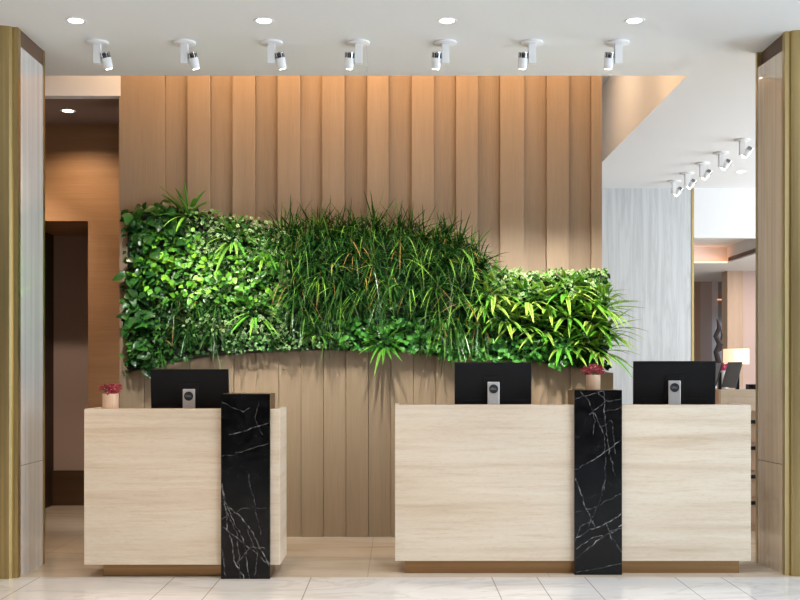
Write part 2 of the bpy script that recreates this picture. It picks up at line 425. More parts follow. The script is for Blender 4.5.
def desk(loc_d, px0, px1, ztop, slab_px, slab_d, slab_z, veins, uv, depth, plinth, label):
    d = loc_d; y0 = PY(d); x0, x1 = PX(px0, d), PX(px1, d); y1 = y0 + depth
    root = empty('reception_desk', ((x0+x1)/2, (y0+y1)/2, 0), label, 'desk')
    zb_ = .087
    MB().box(x0, x1, y0, y0+.03, zb_, ztop).build('front_panel', M['trav'], root, bevel=.003)
    MB().box(x0, x0+.03, y0+.031, y1, zb_, ztop).build('end_panel', M['trav'], root)
    MB().box(x1-.03, x1, y0+.031, y1, zb_, ztop).build('end_panel', M['trav'], root)
    MB().box(x0+.031, x1-.031, y0+.031, y0+.16, ztop-.03, ztop-.001).build('top_ledge', M['backwood'], root)
    MB().box(x0+.031, x1-.031, y0+.031, y1, .90, .93).build('worktop', M['backwood'], root)
    MB().box(x0+.031, x1-.031, y0+.031, y1-.03, zb_, zb_+.03).build('bottom_board', M['backwood'], root)
    pd, p0, p1 = plinth
    MB().box(PX(p0, pd), PX(p1, pd), PY(pd), y1-.05, 0, zb_-.001).build('plinth', M['plinth'], root)
    sy = PY(slab_d); sx0, sx1 = PX(slab_px[0], slab_d), PX(slab_px[1], slab_d)
    slab = slab_face(sx0, sx1, sy, slab_z, veins, *uv, 5).build('marble_slab', M['slab'], root, attr='vein')
    slab['label'] = 'black marble upright with white veins'
    MB().box(sx0, sx1, sy+.021, sy+.29, 0, slab_z).build('slab_casing', M['bronze'], slab)
    return root
d1 = desk(7.03, 84, 280, PZ(409, 7.03), (221, 270), 7.0, 1.204, VL, (58, 190, 40, 542), .41, (7.10, 103.5, 225),
     'shorter travertine reception desk on the left, black marble upright near its right end')
d2 = desk(7.17, 395, 751, PZ(405, 7.17), (574.5, 622), 7.14, 1.227, VR, (40, 168, 27, 532), .41, (7.21, 404.5, 739),
     'longer travertine reception desk on the right with black marble upright and pot on it')

# ------------------------------------------------------------------ monitors
def text_mesh(s, size):
    cu = bpy.data.curves.new('lettering', 'FONT'); cu.body = s; cu.size = size; cu.align_x = 'CENTER'; cu.align_y = 'CENTER'; cu.extrude = .0004
    to = bpy.data.objects.new('tmp', cu); COL.objects.link(to)
    bpy.context.view_layer.update()
    me = bpy.data.meshes.new_from_object(to.evaluated_get(bpy.context.evaluated_depsgraph_get()))
    bpy.data.objects.remove(to); return me
def monitor(x, y, zbase, ztop, w, h, yaw, tilt, label, name='monitor'):
    """screen faces +Y, its back faces the camera; stand on worktop at zbase"""
    root = empty(name, (x, y, zbase), label, 'monitor', 'monitors on the reception desks')
    base = MB().box(-.12, .12, -.06, .12, 0, .012); stand = MB().box(-.041, .041, -.045, -.022, .012, ztop-zbase-.135)
    T = Matrix.Translation((0, 0, ztop-zbase-h/2)) @ Matrix.Rotation(tilt, 4, 'X')
    pan = MB().box(-w/2, w/2, -.010, .012, -h/2, h/2); scr = MB().box(-w/2+.008, w/2-.008, .0121, .0135, -h/2+.008, h/2-.008)
    bk = MB().box(-.062, .062, -.019, -.0101, -.10, .07); lip = MB().box(-w/2+.05, w/2-.05, -.0145, -.0101, -h/2+.012, -h/2+.075)
    vents = MB()
    for k in range(14): vents.box(-w/2+.08+k*.028, -w/2+.098+k*.028, -.0155, -.0146, -h/2+.05, -h/2+.056)
    def lb(mb, n, m, par, xf=None, bev=0, smooth=False):
        if xf: mb.v = [tuple(xf @ Vector(v)) for v in mb.v]
        mb.v = [tuple(Vector(v)+root.location) for v in mb.v]
        return mb.build(n, m, par, bevel=bev, smooth=smooth)
    lb(base, 'stand_base', M['silver'], root, bev=.004)
    st = lb(stand, 'stand_column', M['silver'], root, bev=.004); st['label'] = 'silver stand column'
    shell = lb(pan, 'back_shell', M['black'], root, T, .004)
    lb(bk, 'mount_plate', M['black'], shell, T, .002); lb(lip, 'vent_strip', M['black'], shell, T, .001)
    lb(scr, 'screen', M['screen'], root, T)
    zc = ztop-zbase-.135-.048
    disc = MB().lathe([(.001, 0), (.030, 0), (.031, .0015), (.031, .004)], 32, (0, -.0455, zc), Matrix.Rotation(R(-90), 4, 'X').to_3x3())
    disc.v = [(vx, -.0455-(abs(vy+.0455)), vz) for vx, vy, vz in disc.v]
    lg = lb(disc, 'logo_disc', M['logo'], st, smooth=False)
    me = text_mesh('DELL', .019); me.materials.append(M['logotext'])
    me.transform(Matrix.Translation((0, -.0502, zc)) @ Matrix.Rotation(R(90), 4, 'X'))
    to = bpy.data.objects.new('lettering', me); COL.objects.link(to); to.parent = lg
    # depth limit: lettering hangs on the column
    to.parent = st; lg.parent = st
    root.rotation_euler.z = yaw
    return root
mw, mh = .53, .335
monitor(PX(190, 7.31), PY(7.31), .93, PZ(369, 7.3), mw, mh, R(0), R(6), 'black monitor with silver stand behind the shorter left desk')
monitor(PX(493, 7.44), PY(7.44), .93, PZ(362.3, 7.44), mw, mh, R(0), R(6), 'black monitor above the longer desk, left of its black marble upright')
monitor(PX(674, 7.44), PY(7.44), .93, PZ(361, 7.44), .555, mh, R(-9), R(6), 'black monitor above the right end of the longer desk, turned slightly')

# ------------------------------------------------------------------ flower pots
def petal_flower(mb, c, s, rnd, col=None):
    ax = Vector((rnd.uniform(-.7,.7), -1, rnd.uniform(0,.9))).normalized()
    u = ax.cross(Vector((0,0,1))).normalized(); w = u.cross(ax)
    n = 5
    for k in range(n):
        a = 2*math.pi*k/n + rnd.uniform(-.3,.3); d = u*math.cos(a)+w*math.sin(a); e = d.cross(ax)
        p0 = c; p1 = c+d*s*.55+e*s*.34+ax*s*.22; p2 = c+d*s*1.05+ax*s*.12; p3 = c+d*s*.55-e*s*.34+ax*s*.22
        th = ax*.0012
        mb.add([p0-th, p1-th, p2-th, p3-th, p0+th, p1+th, p2+th, p3+th], [(0,1,2,3),(7,6,5,4),(0,4,5,1),(1,5,6,2),(2,6,7,3),(3,7,4,0)])
def flowerpot(x, y, z, r, h, fr, label, seed, pm='petal', potm='pot'):
    root = empty('flower_pot', (x, y, z), label, 'flower pot'); rnd = random.Random(seed)
    MB().lathe([(r*.94, 0), (r, .004), (r, h-.002), (r-.002, h), (r-.009, h), (r-.009, h-.012), (.002, h-.012)], 32, (x, y, z)).build('pot', M[potm], root, smooth=True)
    g = MB()
    for k in range(26):
        a = rnd.uniform(0, 6.28); q = r*.7*math.sqrt(rnd.random()); b0 = Vector((x+q*math.cos(a)*.6, y+q*math.sin(a)*.6, z+h-.015))
        tip = b0 + Vector((math.cos(a)*q*1.3, math.sin(a)*q, rnd.uniform(.03, .055)))
        g.tube([b0, (b0+tip)/2+Vector((0,0,.004)), tip], .0014, 5)
    g.build('stems', plain('green_stem', (.05, .12, .03), .6), root)
    for k in range(30):
        a = rnd.uniform(0, 6.28); q = math.sqrt(rnd.random())*fr
        c_ = Vector((x+q*math.cos(a), y+q*math.sin(a)*.8, z+h+.004+rnd.uniform(0, .062)*(1-.35*q/fr)))
        f = MB(); petal_flower(f, c_, rnd.uniform(.016, .024), rnd); bl = f.build('blossom', M[pm], root)
        if rnd.random() < .35: MB().lathe([(.0005, -.003), (.004, 0), (.0005, .003)], 6, c_+Vector((0, -.007, .003))).build('flower_centre', M['pollen'], bl)
    return root
flowerpot(PX(110.5, 7.1), PY(7.1)+.0, PZ(409, 7.03)-.0005, .053, .1, .062, 'small blond wooden pot of red flowers at the left end of the left desk', 4)
flowerpot(PX(594, 7.25), PY(7.25)+.03, 1.2272, .048, .1, .066, 'small blond wooden pot of red flowers on top of the longer desk\'s black upright', 9)

# ------------------------------------------------------------------ ceiling lights
def spotlight(loc, side, label, group, head_x=.062, tilt=14, roll=0, src=None):
    root = empty('spotlight', loc, label, 'spotlight', group); x, y, z = loc
    MB().lathe([(.070, -.016), (.076, -.013), (.076, 0), (.001, 0)][::1], 32, loc).build('canopy', M['white'], root, smooth=True)
    MB().box(x-.025, x+.025, y-.022, y+.022, z-.150, z-.016).build('stem', M['white'], root, bevel=.003)
    hc = Vector((x + side*head_x, y, z-.122))
    rm = (Matrix.Rotation(R(tilt), 3, 'X') @ Matrix.Rotation(R(roll), 3, 'Y'))
    hd = MB().lathe([(.012, -.062), (.024, -.060), (.030, -.052), (.033, -.015), (.033, .012), (.02, .013)], 28, hc, rm).build('lamp_head', M['white'], root, smooth=True)
    fins = MB()
    for k in range(12):
        a = 2*math.pi*k/12; m3 = rm @ Matrix.Rotation(a, 3, 'Z'); o = len(fins.v)
        t = MB().box(.014, .033, -.0025, .0025, .014, .044); t.v = [tuple(m3 @ Vector(v)+hc) for v in t.v]; fins.add(t.v, t.f)
    fins.lathe([(.014, .014), (.014, .044)], 16, hc, rm); fins.lathe([(.033, .044), (.034, .046), (.034, .050), (.02, .051)], 28, hc, rm)
    fins.build('cooling_fins', M['chrome'], hd)
    MB().lathe([(.020, -.0625), (.022, -.0615)], 20, hc, rm).build('lens', M['lens'], hd)
    MB().tube([(x + side*.02, y, z-.12), (hc.x - side*.028, y, z-.122)], .010, 10).build('pivot', M['white'], root)
    return root, hc
ords = ['leftmost', 'second from left', 'third from left', 'fourth from left', 'fifth from left', 'sixth from left', 'rightmost']
spots = []
for i, px in enumerate([97.5, 184.5, 271.5, 358.5, 445.5, 532, 618]):
    side = 1 if i < 3 else -1
    fb = {0:'above the corridor opening', 3:'with a thin cord hanging beside it'}.get(i, '')
    lab = f'white ceiling spotlight, {ords[i]} of the seven before the timber wall'
    r, hc = spotlight((PX(px, 7.35), .35, H), side, lab, 'row of seven ceiling spotlights', roll=-12*side if i < 3 else 4)
    spots.append((r, hc))
cx = PX(366, 7.36)
cd = MB().tube([(cx, .36, H-.016), (cx+.003, .36, H-.08), (cx+.008, .36, H-.20)], .0022, 6); cd.box(cx-.028, cx+.004, .357, .363, H-.016, H-.012)
cd.build('cord', M['chrome'], spots[3][0])
rn = ['nearest', 'second nearest', 'middle', 'second farthest', 'farthest']
for i, (px, py) in enumerate([(742, 139.5), (721, 152.5), (702, 163), (687, 173), (674, 181)]):
    d = F*(H-EYE)/(HY-py)
    spotlight((PX(px, d), PY(d), H), 1, f'white ceiling spotlight, {rn[i]} of the five receding towards the grey marble wall', 'row of five ceiling spotlights at the right', head_x=.055, tilt=0, roll=38)
def downlight(x, y, label, warm=False, group='round recessed downlights over the desks', name='downlight', lit=True):
    root = empty(name, (x, y, H), label, 'ceiling light', group)
    MB().lathe([(.047, -.001), (.063, -.004), (.066, 0), (.047, 0)], 32, (x, y, H)).build('trim_ring', M['white'], root, smooth=True)
    MB().lathe([(.001, -.0015), (.0465, -.0015), (.0465, -.0005)], 32, (x, y, H)).build('lens', (M['lens_warm'] if warm else M['lens']) if lit else M['silver'], root)
    return root
for i, px in enumerate([76, 264, 447, 634.5]):
    downlight(PX(px, 6.9), -.1, 'round recessed downlight, %s of the four in the lobby ceiling' % ['leftmost', 'second from left', 'third from left', 'rightmost'][i])
downlight(PX(68, 9.3), PY(9.3), 'round recessed downlight in the shaded corridor ceiling at the left', True, None)
downlight(PX(741, 12.15), PY(12.15), 'round lit downlight in the right ceiling beyond the row of five spotlights', False, None)
o = downlight(PX(727.5, 11.8), PY(11.8), 'small grey ceiling disc left of the lit downlight on the right', False, None, name='ceiling_speaker', lit=False)

# ------------------------------------------------------------------ green wall
DG = 8.72
gx = lambda px: PX(px, DG); gz = lambda py: PZ(py, DG)
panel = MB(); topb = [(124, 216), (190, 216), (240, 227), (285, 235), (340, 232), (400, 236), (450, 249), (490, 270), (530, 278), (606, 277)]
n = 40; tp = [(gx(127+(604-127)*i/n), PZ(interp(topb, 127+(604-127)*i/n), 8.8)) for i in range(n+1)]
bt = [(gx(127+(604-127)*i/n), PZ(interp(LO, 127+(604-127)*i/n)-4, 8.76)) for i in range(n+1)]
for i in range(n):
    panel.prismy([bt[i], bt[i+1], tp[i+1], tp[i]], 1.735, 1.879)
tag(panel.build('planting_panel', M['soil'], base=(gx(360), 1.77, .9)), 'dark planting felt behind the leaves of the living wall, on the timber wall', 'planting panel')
def jit(c, r, k=.25):
    s = 1 + r.uniform(-k, k); return (c[0]*s*(1+r.uniform(-.1,.15)), c[1]*s, c[2]*s*(1+r.uniform(-.2,.2)))
def blade(mb, p0, d, Lh, w, g, cols, segs=7, fold=0.0, edge=None, base_w=.6, rnd=random, twist=0):
    """ribbon leaf, 3 verts across when fold/edge set"""
    d = d.normalized(); side = d.cross(Vector((0,0,1)))
    if side.length < .1: side = Vector((1,0,0))
    side.normalize(); vs, cs = [], []; sw = Matrix.Rotation(twist, 3, d); side = sw @ side
    for i in range(segs+1):
        t = i/segs; p = p0 + d*Lh*t + Vector((0,0,-1))*g*Lh*t*t
        ww = w*(base_w + (1-base_w)*min(1, t*3)) * (1 - max(0, (t-.35)/.65)**2.2) + .0004
        nrm = side.cross((d + Vector((0,0,-1))*2*g*t).normalized())
        c = cols
        if edge: vs += [p - side*ww/2 + nrm*fold*ww, p, p + side*ww/2 + nrm*fold*ww]; cs += [edge, c, edge]
        else: vs += [p - side*ww/2, p + side*ww/2]; cs += [c, c]
    fs = []
    k = 3 if edge else 2
    for i in range(segs):
        for j in range(k-1): a = i*k+j; fs.append((a, a+1, a+1+k, a+k))
    # split centre colour from edges: duplicate handled by interpolation
    mb.add(vs, fs, cs)
def leaf(mb, c, d, up, Ls, w, col, edge=None, heart=.3, curl=.2):
    """broad leaf from point c along d; 3 across x 5 long"""
    d = d.normalized(); s = d.cross(up).normalized(); nrm = s.cross(d)
    prof = [.12, .78, 1.0, .82, .48, .06] if heart else [.1, .6, 1, .85, .5, .05]
    vs, cs = [], []
    for i, q in enumerate(prof):
        t = i/(len(prof)-1); p = c + d*Ls*t - nrm*curl*Ls*t*t
        vs += [p - s*w/2*q + nrm*w*.12*q, p, p + s*w/2*q + nrm*w*.12*q]; cs += [edge or col, col, edge or col]
    fs = []
    for i in range(len(prof)-1):
        for j in range(2): a = i*3+j; fs.append((a, a+1, a+4, a+3))
    mb.add(vs, fs, cs)
YB = 1.742
DARKG = (.022, .080, .014); MIDG = (.05, .18, .022); BRIG = (.15, .38, .025); YEL = (.55, .62, .10); PALE = (.50, .60, .30)
plants = 0
def finish(mb, name, px, py, label, cat, group, kind=None, stems=None):
    o = mb.build(name, M['leafy'], base=(gx(px), YB, gz(py)), smooth=True)
    return tag(o, label, cat, group, kind)
def grass(px, py, label, seed, n=46, Lr=(.22, .38), gr=(.25, .95), cols=(DARKG, (.014,.055,.010), (.02,.07,.014), (.025,.09,.015), (.14,.32,.04)), w=(.006, .011), up=.55, group='grassy tufts in the living wall', spread=1.0):  # brightest default tone paints highlights onto some blades
    r = random.Random(seed); mb = MB(); c = Vector((gx(px), YB, gz(py)))
    for k in range(n):
        d = Vector((r.gauss(0, .55)*spread, -r.uniform(.25, .9), r.gauss(up, .45)))
        b = c + Vector((r.uniform(-.03, .03), r.uniform(-.02, 0), r.uniform(-.03, .03)))
        col = jit(r.choice(cols), r)
        if r.random() < .05: col = (.28, .17, .05)
        Lh = r.uniform(*Lr)
        blade(mb, b, d, Lh, r.uniform(*w), r.uniform(*gr), col, 8, twist=r.uniform(-.8, .8), base_w=.8)
    return finish(mb, 'grassy_tuft', px, py, label, 'plant', group)
def rosette(px, py, label, seed, n=20, Lr=(.16, .26), w=(.018, .028), center=(.10, .30, .03), edge=(.42, .60, .08), up=.35, bias=0, group='strappy rosettes in the living wall', g=(.12,.55)):
    r = random.Random(seed); mb = MB(); c = Vector((gx(px), YB, gz(py)))
    for k in range(n):
        a = 2*math.pi*k/n + r.uniform(-.25, .25); e = r.uniform(.5, 1.3)
        d = Vector((math.cos(a)*1.0 + bias, -e, math.sin(a)*.8+up))
        ce, ed = jit(center, r), jit(edge, r, .2)
        if r.random() < .4: ed = ce
        blade(mb, c+Vector((math.cos(a)*.01, 0, math.sin(a)*.01)), d, r.uniform(*Lr), r.uniform(*w), r.uniform(*g), ce, 8, .18, ed, .55)
    return finish(mb, 'strappy_rosette', px, py, label, 'plant', group)
def broad(px, py, label, seed, n=22, sp=(.10, .12), size=(.065, .125), cols=(DARKG, (.03,.13,.02), (.015,.06,.012)), group='broad-leaved plants at the left end of the living wall'):
    r = random.Random(seed); mb = MB(); c = Vector((gx(px), YB, gz(py)))
    for k in range(n):
        p = c + Vector((r.uniform(-1, 1)*sp[0], -r.uniform(.02, .11), r.uniform(-1, 1)*sp[1]))
        mb.tube([c+(p-c)*.1, (c+p)/2+Vector((0,-.01,.02)), p], .0022, 4, col=(.05, .12, .03))
        s = r.uniform(*size); d = Vector((r.uniform(-1, 1), -r.uniform(.1, .7), r.uniform(-1, .25)))
        leaf(mb, p, d, Vector((r.uniform(-.3,.3), -1, .55)), s, s*.72, jit(r.choice(cols), r), curl=.15)
    return finish(mb, 'broad_leaved_plant', px, py, label, 'plant', group)
def creeper(polys, n, size, cols, label, seed, edge=None, depth=(.03, .10), group=None, name='creeping_foliage', narrow=.8):
    r = random.Random(seed); mb = MB(); tot = 0
    for (x0, x1, f0, f1, k) in polys:
        for j in range(int(n*k)):
            px = r.uniform(x0, x1); a0 = f0(px) if callable(f0) else f0; a1 = f1(px) if callable(f1) else f1
            py = r.uniform(a0, a1)
            lump = .5+.5*math.sin(px*.21+seed)*math.sin(py*.27+seed*2)
            p = Vector((gx(px), YB - .02 - r.uniform(*depth) * (.3+1.0*lump), gz(py)))
            s = r.uniform(*size); d = Vector((r.uniform(-1, 1), -r.uniform(.0, .8), r.uniform(-1, .5)))
            c = jit(r.choice(cols), r, .3)
            e = edge if (edge and r.random() < .7) else None
            leaf(mb, p, d, Vector((r.uniform(-.5,.5), -1, r.uniform(.1,.9))), s, s*narrow, c, e, curl=.1)
    o = mb.build(name, M['leafy'], base=(gx((polys[0][0]+polys[0][1])/2), YB, gz(300)), smooth=True)
    return tag(o, label, 'foliage', None, 'stuff')
topf = lambda x: interp([(124,206),(160,200),(205,208),(245,215),(280,222),(285,222),(340,220),(400,224),(450,236),(480,256),(490,266),(530,271),(606,269)], x)
botf = lambda x: interp(LO, x) - 3.5
# creeping and small-leaved ground foliage: nobody could count the leaves
creeper([(126, 290, lambda x: topf(x)+4, botf, 1), (290, 480, lambda x: topf(x)+13, botf, 1.2), (480, 606, lambda x: topf(x)+4, botf, 1)], 1500, (.035, .06), ((.012,.045,.008), (.018,.06,.012), (.03,.10,.018)),
        'dark green small-leaved undergrowth filling the living wall between the larger plants', 1, depth=(.0, .05))
creeper([(186, 288, lambda x: topf(x)+1, 335, 1)], 1500, (.022, .038), (MIDG, (.10,.28,.06)), 'pale-edged small-leaved creeper in the upper left part of the living wall', 2, edge=PALE, depth=(.02, .075))
creeper([(484, 606, lambda x: topf(x), 300, 1)], 1000, (.022, .038), (MIDG, (.14,.34,.06)), 'pale-edged small-leaved creeper along the low upper edge of the living wall at right', 3, edge=PALE, depth=(.02, .075))
creeper([(132, 290, 255, 305, 1), (150, 200, 225, 260, .2)], 480, (.04, .065), (BRIG, (.10,.30,.03), MIDG), 'bright green heart-leaved creeper in the left middle of the living wall', 4, depth=(.03, .10))
creeper([(340, 480, 318, lambda x: botf(x)+2, 1), (440, 570, 338, lambda x: botf(x)+5, 1.1)], 420, (.035, .06), ((.09,.34,.05), (.06,.24,.04), (.12,.40,.06)), 'fresh green round-leaved creeper along the lower edge of the living wall at centre and right', 5, depth=(.02, .085))
creeper([(225, 350, 332, lambda x: botf(x)+1, 1)], 520, (.018, .03), ((.10,.28,.06), (.06,.2,.04)), 'tiny-leaved green creeper along the lower edge of the living wall left of centre', 6, edge=(.30,.48,.18), depth=(.03, .09))
creeper([(126, 172, 300, botf, 1)], 240, (.03, .06), (DARKG, MIDG), 'dark ferny leaves at the lower left corner of the living wall', 8, depth=(.03, .09), narrow=.4)
nth = ['first', 'second', 'third', 'fourth', 'fifth', 'sixth', 'seventh', 'eighth', 'ninth', 'tenth', 'eleventh', 'twelfth', 'thirteenth', 'fourteenth', 'fifteenth', 'sixteenth', 'seventeenth', 'eighteenth']
seed = 100
for i, (px, py) in enumerate([(139,220),(160,213),(146,244),(138,268),(150,285),(138,304),(139,330),(144,356),(176,232)]):
    seed += 1
    broad(px, py, f'glossy broad-leaved plant, {nth[i]} down at the left end of the living wall', seed, n=20, sp=(.09, .10))
rows = [('top', [281, 292, 304, 316, 327, 339, 351, 363, 375, 387, 399, 411, 423, 434, 446, 458, 470, 480], 240, .8), ('second', [287, 309, 332, 354, 377, 399, 421, 444, 466], 262, .6),
        ('third', [296, 319, 343, 366, 389, 412, 435, 458, 477], 286, .3), ('fourth', [305, 331, 358, 440, 460, 478], 308, .2)]
for rn_, xs, y0, u in rows:
    for i, px in enumerate(xs):
        if rn_ == 'top': seed += 1
        seed += 1; yy = y0 + (0 if px < 430 else (px-430)*.35) + random.uniform(-7, 7) + (3 if px > 400 else 0)
        lab = f'dark grassy tuft, {nth[i]} from left in the {rn_} tuft row of the living wall'
        grass(px, yy, lab, seed, n=72 if rn_ != 'fourth' else 50, up=u, Lr=(.24, .42) if rn_ != 'fourth' else (.16, .30), gr=(.05, 1.1) if rn_ == 'top' else (.25, .95))
for i, (px, py) in enumerate([(176,300),(196,306),(218,304),(186,326),(212,330),(158,350)]):
    seed += 1; grass(px, py, f'fine dark grassy tuft, {nth[i]} of the clump above the left monitor', seed, n=44, up=.1, Lr=(.18, .34), cols=((.012,.045,.01),(.02,.07,.012),(.04,.14,.02)), w=(.005,.009), gr=(.2,.8), group='grassy clump above the left monitor')
seed += 1; grass(448, 322, 'dark tuft with long hanging blades, low on the living wall above the middle monitor', seed, n=60, up=-.3, Lr=(.2,.36), group=None)
big = [(188, 216, 'light green strappy rosette rising over the top left edge of the living wall', 20, (.24,.40), 0, .8),
       (233, 238, 'yellow-edged strappy rosette in the pale creeper left of the grassy tufts', 22, (.22,.34), 0, .3),
       (264, 252, 'strappy rosette directly left of the tall grassy tufts', 20, (.20,.30), 0, .3),
       (255, 312, 'bright green strappy rosette right of the fine grassy clump above the left monitor', 22, (.24,.36), 0, .3),
       (318, 334, 'green strappy rosette near the lower edge below the tall grassy tufts', 20, (.16,.25), 0, .8),
       (384, 344, 'light green strappy rosette spilling over the arched lower edge between the desks', 26, (.20,.33), 0, .5)]
for px, py, lab, n_, Lr, bi, u in big:
    seed += 1; rosette(px, py, lab, seed, n=n_, Lr=Lr, up=u, center=(.08,.28,.03), edge=(.26,.50,.07), w=(.022, .032), group=None)
right = [(487,303),(505,318),(494,292),(527,300),(520,325),(548,304),(543,330),(566,292),(570,316),(563,345),(588,300),(592,322),(586,345),(604,308),(606,332),(600,352)]
for i, (px, py) in enumerate(right):
    seed += 1; b = .45 if px > 583 else 0
    rosette(px, py, ('yellow-striped strappy plant, %s from left at the right end of the living wall' % nth[sorted(right).index((px, py))]),
            seed, n=20, Lr=(.22,.36) if px < 583 else (.24,.40), up=.6, bias=b, center=(.11,.34,.03), edge=(.46,.62,.12), w=(.028,.044), g=(.15,.5), group='yellow-striped strappy plants at the right end')
seed += 1; grass(606, 290, 'fine grassy tuft at the upper right corner of the living wall', seed, n=26, up=.4, Lr=(.12,.24), cols=((.06,.2,.03),(.1,.28,.05)), w=(.004,.007), group=None)

# ------------------------------------------------------------------ things beyond, at the right
sd = 9.03; sx = PX(721, sd)
root = empty('side_desk', (sx+.6, PY(sd)+.3, 0), 'pale stone-fronted side desk with drawers, behind the right end of the longer desk', 'desk')
MB().box(sx, sx+1.3, PY(sd), PY(sd)+.03, PZ(411, sd), PZ(389.5, sd)).build('front_panel', M['trav'], root)
MB().box(sx-.02, sx-.001, PY(sd), PY(sd)+.5, PZ(411, sd), PZ(389.5, sd)).build('end_panel', M['backwood'], root)
MB().box(sx-.3, sx-.021, PY(sd)+.1, PY(sd)+.75, 1.02, 1.06).build('worktop', M['backwood'], root)
cab = MB().box(sx+.05, sx+1.3, PY(sd)+.03, PY(sd)+.7, .0, PZ(411, sd)-.001).build('carcass', M['backwood'], root)
for k, (a, b) in enumerate([(.06, .28), (.30, .50), (.52, .74), (.76, .96)]):
    dr = MB().box(sx+.07, sx+.62, PY(sd)+.010, PY(sd)+.029, a, b).build('drawer', M['backwood'], root)
    MB().box(sx+.20, sx+.44, PY(sd)-.012, PY(sd)+.0095, b-.05, b-.02).build('handle', M['black'], dr)
def side_monitor(px0, px1, pt, pb, d, yaw, label):
    xc = PX((px0+px1)/2, d); z0 = PZ(pb, d); z1 = PZ(pt, d)
    root = empty('monitor', (xc, PY(d), z0-.04), label, 'monitor', 'monitors at the side desk')
    h = z1-z0; sh = .04
    MB().add(*slant(xc, PY(d), z0, h, .30, .015)).build('panel', M['screen'], root)
    st = MB().box(xc+.02, xc+.05, PY(d)+.03, PY(d)+.055, z0-.03, z0+h*.6).build('stand_column', M['black'], root)
    MB().box(xc-.06, xc+.1, PY(d)-.05, PY(d)+.12, z0-.04, z0-.03).build('stand_base', M['black'], root)
    root.rotation_euler.z = yaw
def slant(xc, y, z0, h, w, th):
    v = []
    for z, dy in ((z0, -.03), (z0+h, .03)):
        for x, yy in ((xc-w/2, 0), (xc+w/2, 0), (xc+w/2, th), (xc-w/2, th)): v.append((x, y+yy+dy, z))
    return v, [(0,3,2,1),(4,5,6,7),(0,1,5,4),(1,2,6,5),(2,3,7,6),(3,0,4,7)]
side_monitor(725, 737, 362, 387.5, 9.25, R(-86), 'dark tilted monitor on the side desk, in front of the lamp')
side_monitor(711, 717, 363, 386, 9.6, R(-93), 'dark monitor seen edge-on just left of the pink flowers')
# desk phone
pd = 9.3; px_, pz_ = PX(714.5, pd), 1.0602
root = empty('desk_phone', (px_, PY(pd), pz_), 'dark desk phone beside the right end of the longer desk', 'phone')
MB().prismy([(px_-.05, pz_), (px_+.05, pz_), (px_+.05, pz_+.035), (px_-.05, pz_+.07)], PY(pd)-.07, PY(pd)+.07).build('body', M['screen'], root, bevel=.005)
MB().tube([(px_-.02, PY(pd)-.06, pz_+.075), (px_-.01, PY(pd), pz_+.085), (px_-.02, PY(pd)+.06, pz_+.075)], [.014, .009, .014], 10).build('handset', M['black'], root, smooth=True)
# console with lamp, pot, sculpture
cd_ = 13.6
con = empty('console_table', (4.25, PY(cd_)+.2, 0), 'wooden console table under the lit lamp beyond the side desk', 'table')
MB().box(3.75, 5.2, PY(cd_), PY(cd_)+.4, 1.08, 1.12).build('top', M['backwood'], con)
MB().box(3.8, 3.85, PY(cd_)+.02, PY(cd_)+.38, 0, 1.079).build('leg', M['backwood'], con); MB().box(5.1, 5.15, PY(cd_)+.02, PY(cd_)+.38, 0, 1.079).build('leg', M['backwood'], con)
lx, ly = PX(741, cd_), PY(cd_)+.2; ld = cd_+.2
lamp = empty('table_lamp', (lx, ly, 1.12), 'lit table lamp with a wide cream drum shade and slim wooden stem', 'lamp')
MB().lathe([(.07, 0), (.07, .015), (.03, .02), (.022, .25), (.018, PZ(352, ld)-1.12)], 20, (lx, ly, 1.1201)).build('stem', M['backwood'], lamp, smooth=True)
zz0, zz1 = PZ(364, ld), PZ(349, ld)
MB().lathe([(.15, zz0), (.16, zz0), (.16, zz1), (.15, zz1)], 40, (lx, ly, 0)).build('shade', M['shade'], lamp, smooth=True)
flowerpot(PX(722, 9.75), PY(9.75), 1.1905, .045, .165, .06, 'small white pot of magenta flowers between the two monitors of the side desk', 21, 'magenta', 'white')
MB().box(sx-.3, sx+1.28, PY(9.55), PY(9.55)+.5, 1.06, 1.19).build('upper_shelf', M['backwood'], bpy.data.objects['side_desk'])
tr = empty('desk_tray', (PX(751, 9.4), PY(9.4), 1.197), 'small black wire tray on the side desk by the right column', 'tray')
b = MB(); tx, ty = PX(751, 9.4), PY(9.4)
for k in range(6): b.box(tx-.03+k*.012, tx-.025+k*.012, ty-.05, ty+.05, 1.191, 1.235)
b.box(tx-.032, tx+.042, ty-.052, ty+.052, 1.1905, 1.197); b.build('rack', M['black'], tr)
# twisted sculpture on tall plinth
sc_d = 15.5; r_ = random.Random(5)
sx2, sy2 = PX(717.5, sc_d), PY(sc_d)
scu = empty('driftwood_sculpture', (sx2, sy2, 0), 'tall twisted dark driftwood sculpture left of the bright window slit', 'sculpture')
MB().box(sx2-.12, sx2+.12, sy2-.12, sy2+.12, 0, 1.30).build('pedestal', M['white'], scu)
tw = MB(); pts = [(717, 372), (719, 362), (715.5, 352), (720, 344), (716, 336), (719, 328), (717, 319)]
tw.tube([(PX(a, sc_d), sy2+.02*math.sin(i*2), PZ(b_, sc_d)) for i, (a, b_) in enumerate(pts)], [.05, .045, .035, .05, .035, .035, .012], 8)
tw.tube([(PX(a, sc_d), sy2, PZ(b_, sc_d)) for a, b_ in ((716, 352), (721, 350), (722, 343))], [.02, .014, .004], 6)
tw.tube([(PX(a, sc_d), sy2, PZ(b_, sc_d)) for a, b_ in ((720, 344), (722, 335), (720, 325))], [.016, .012, .004], 6)
tw.build('branch', M['twig'], scu, smooth=True)
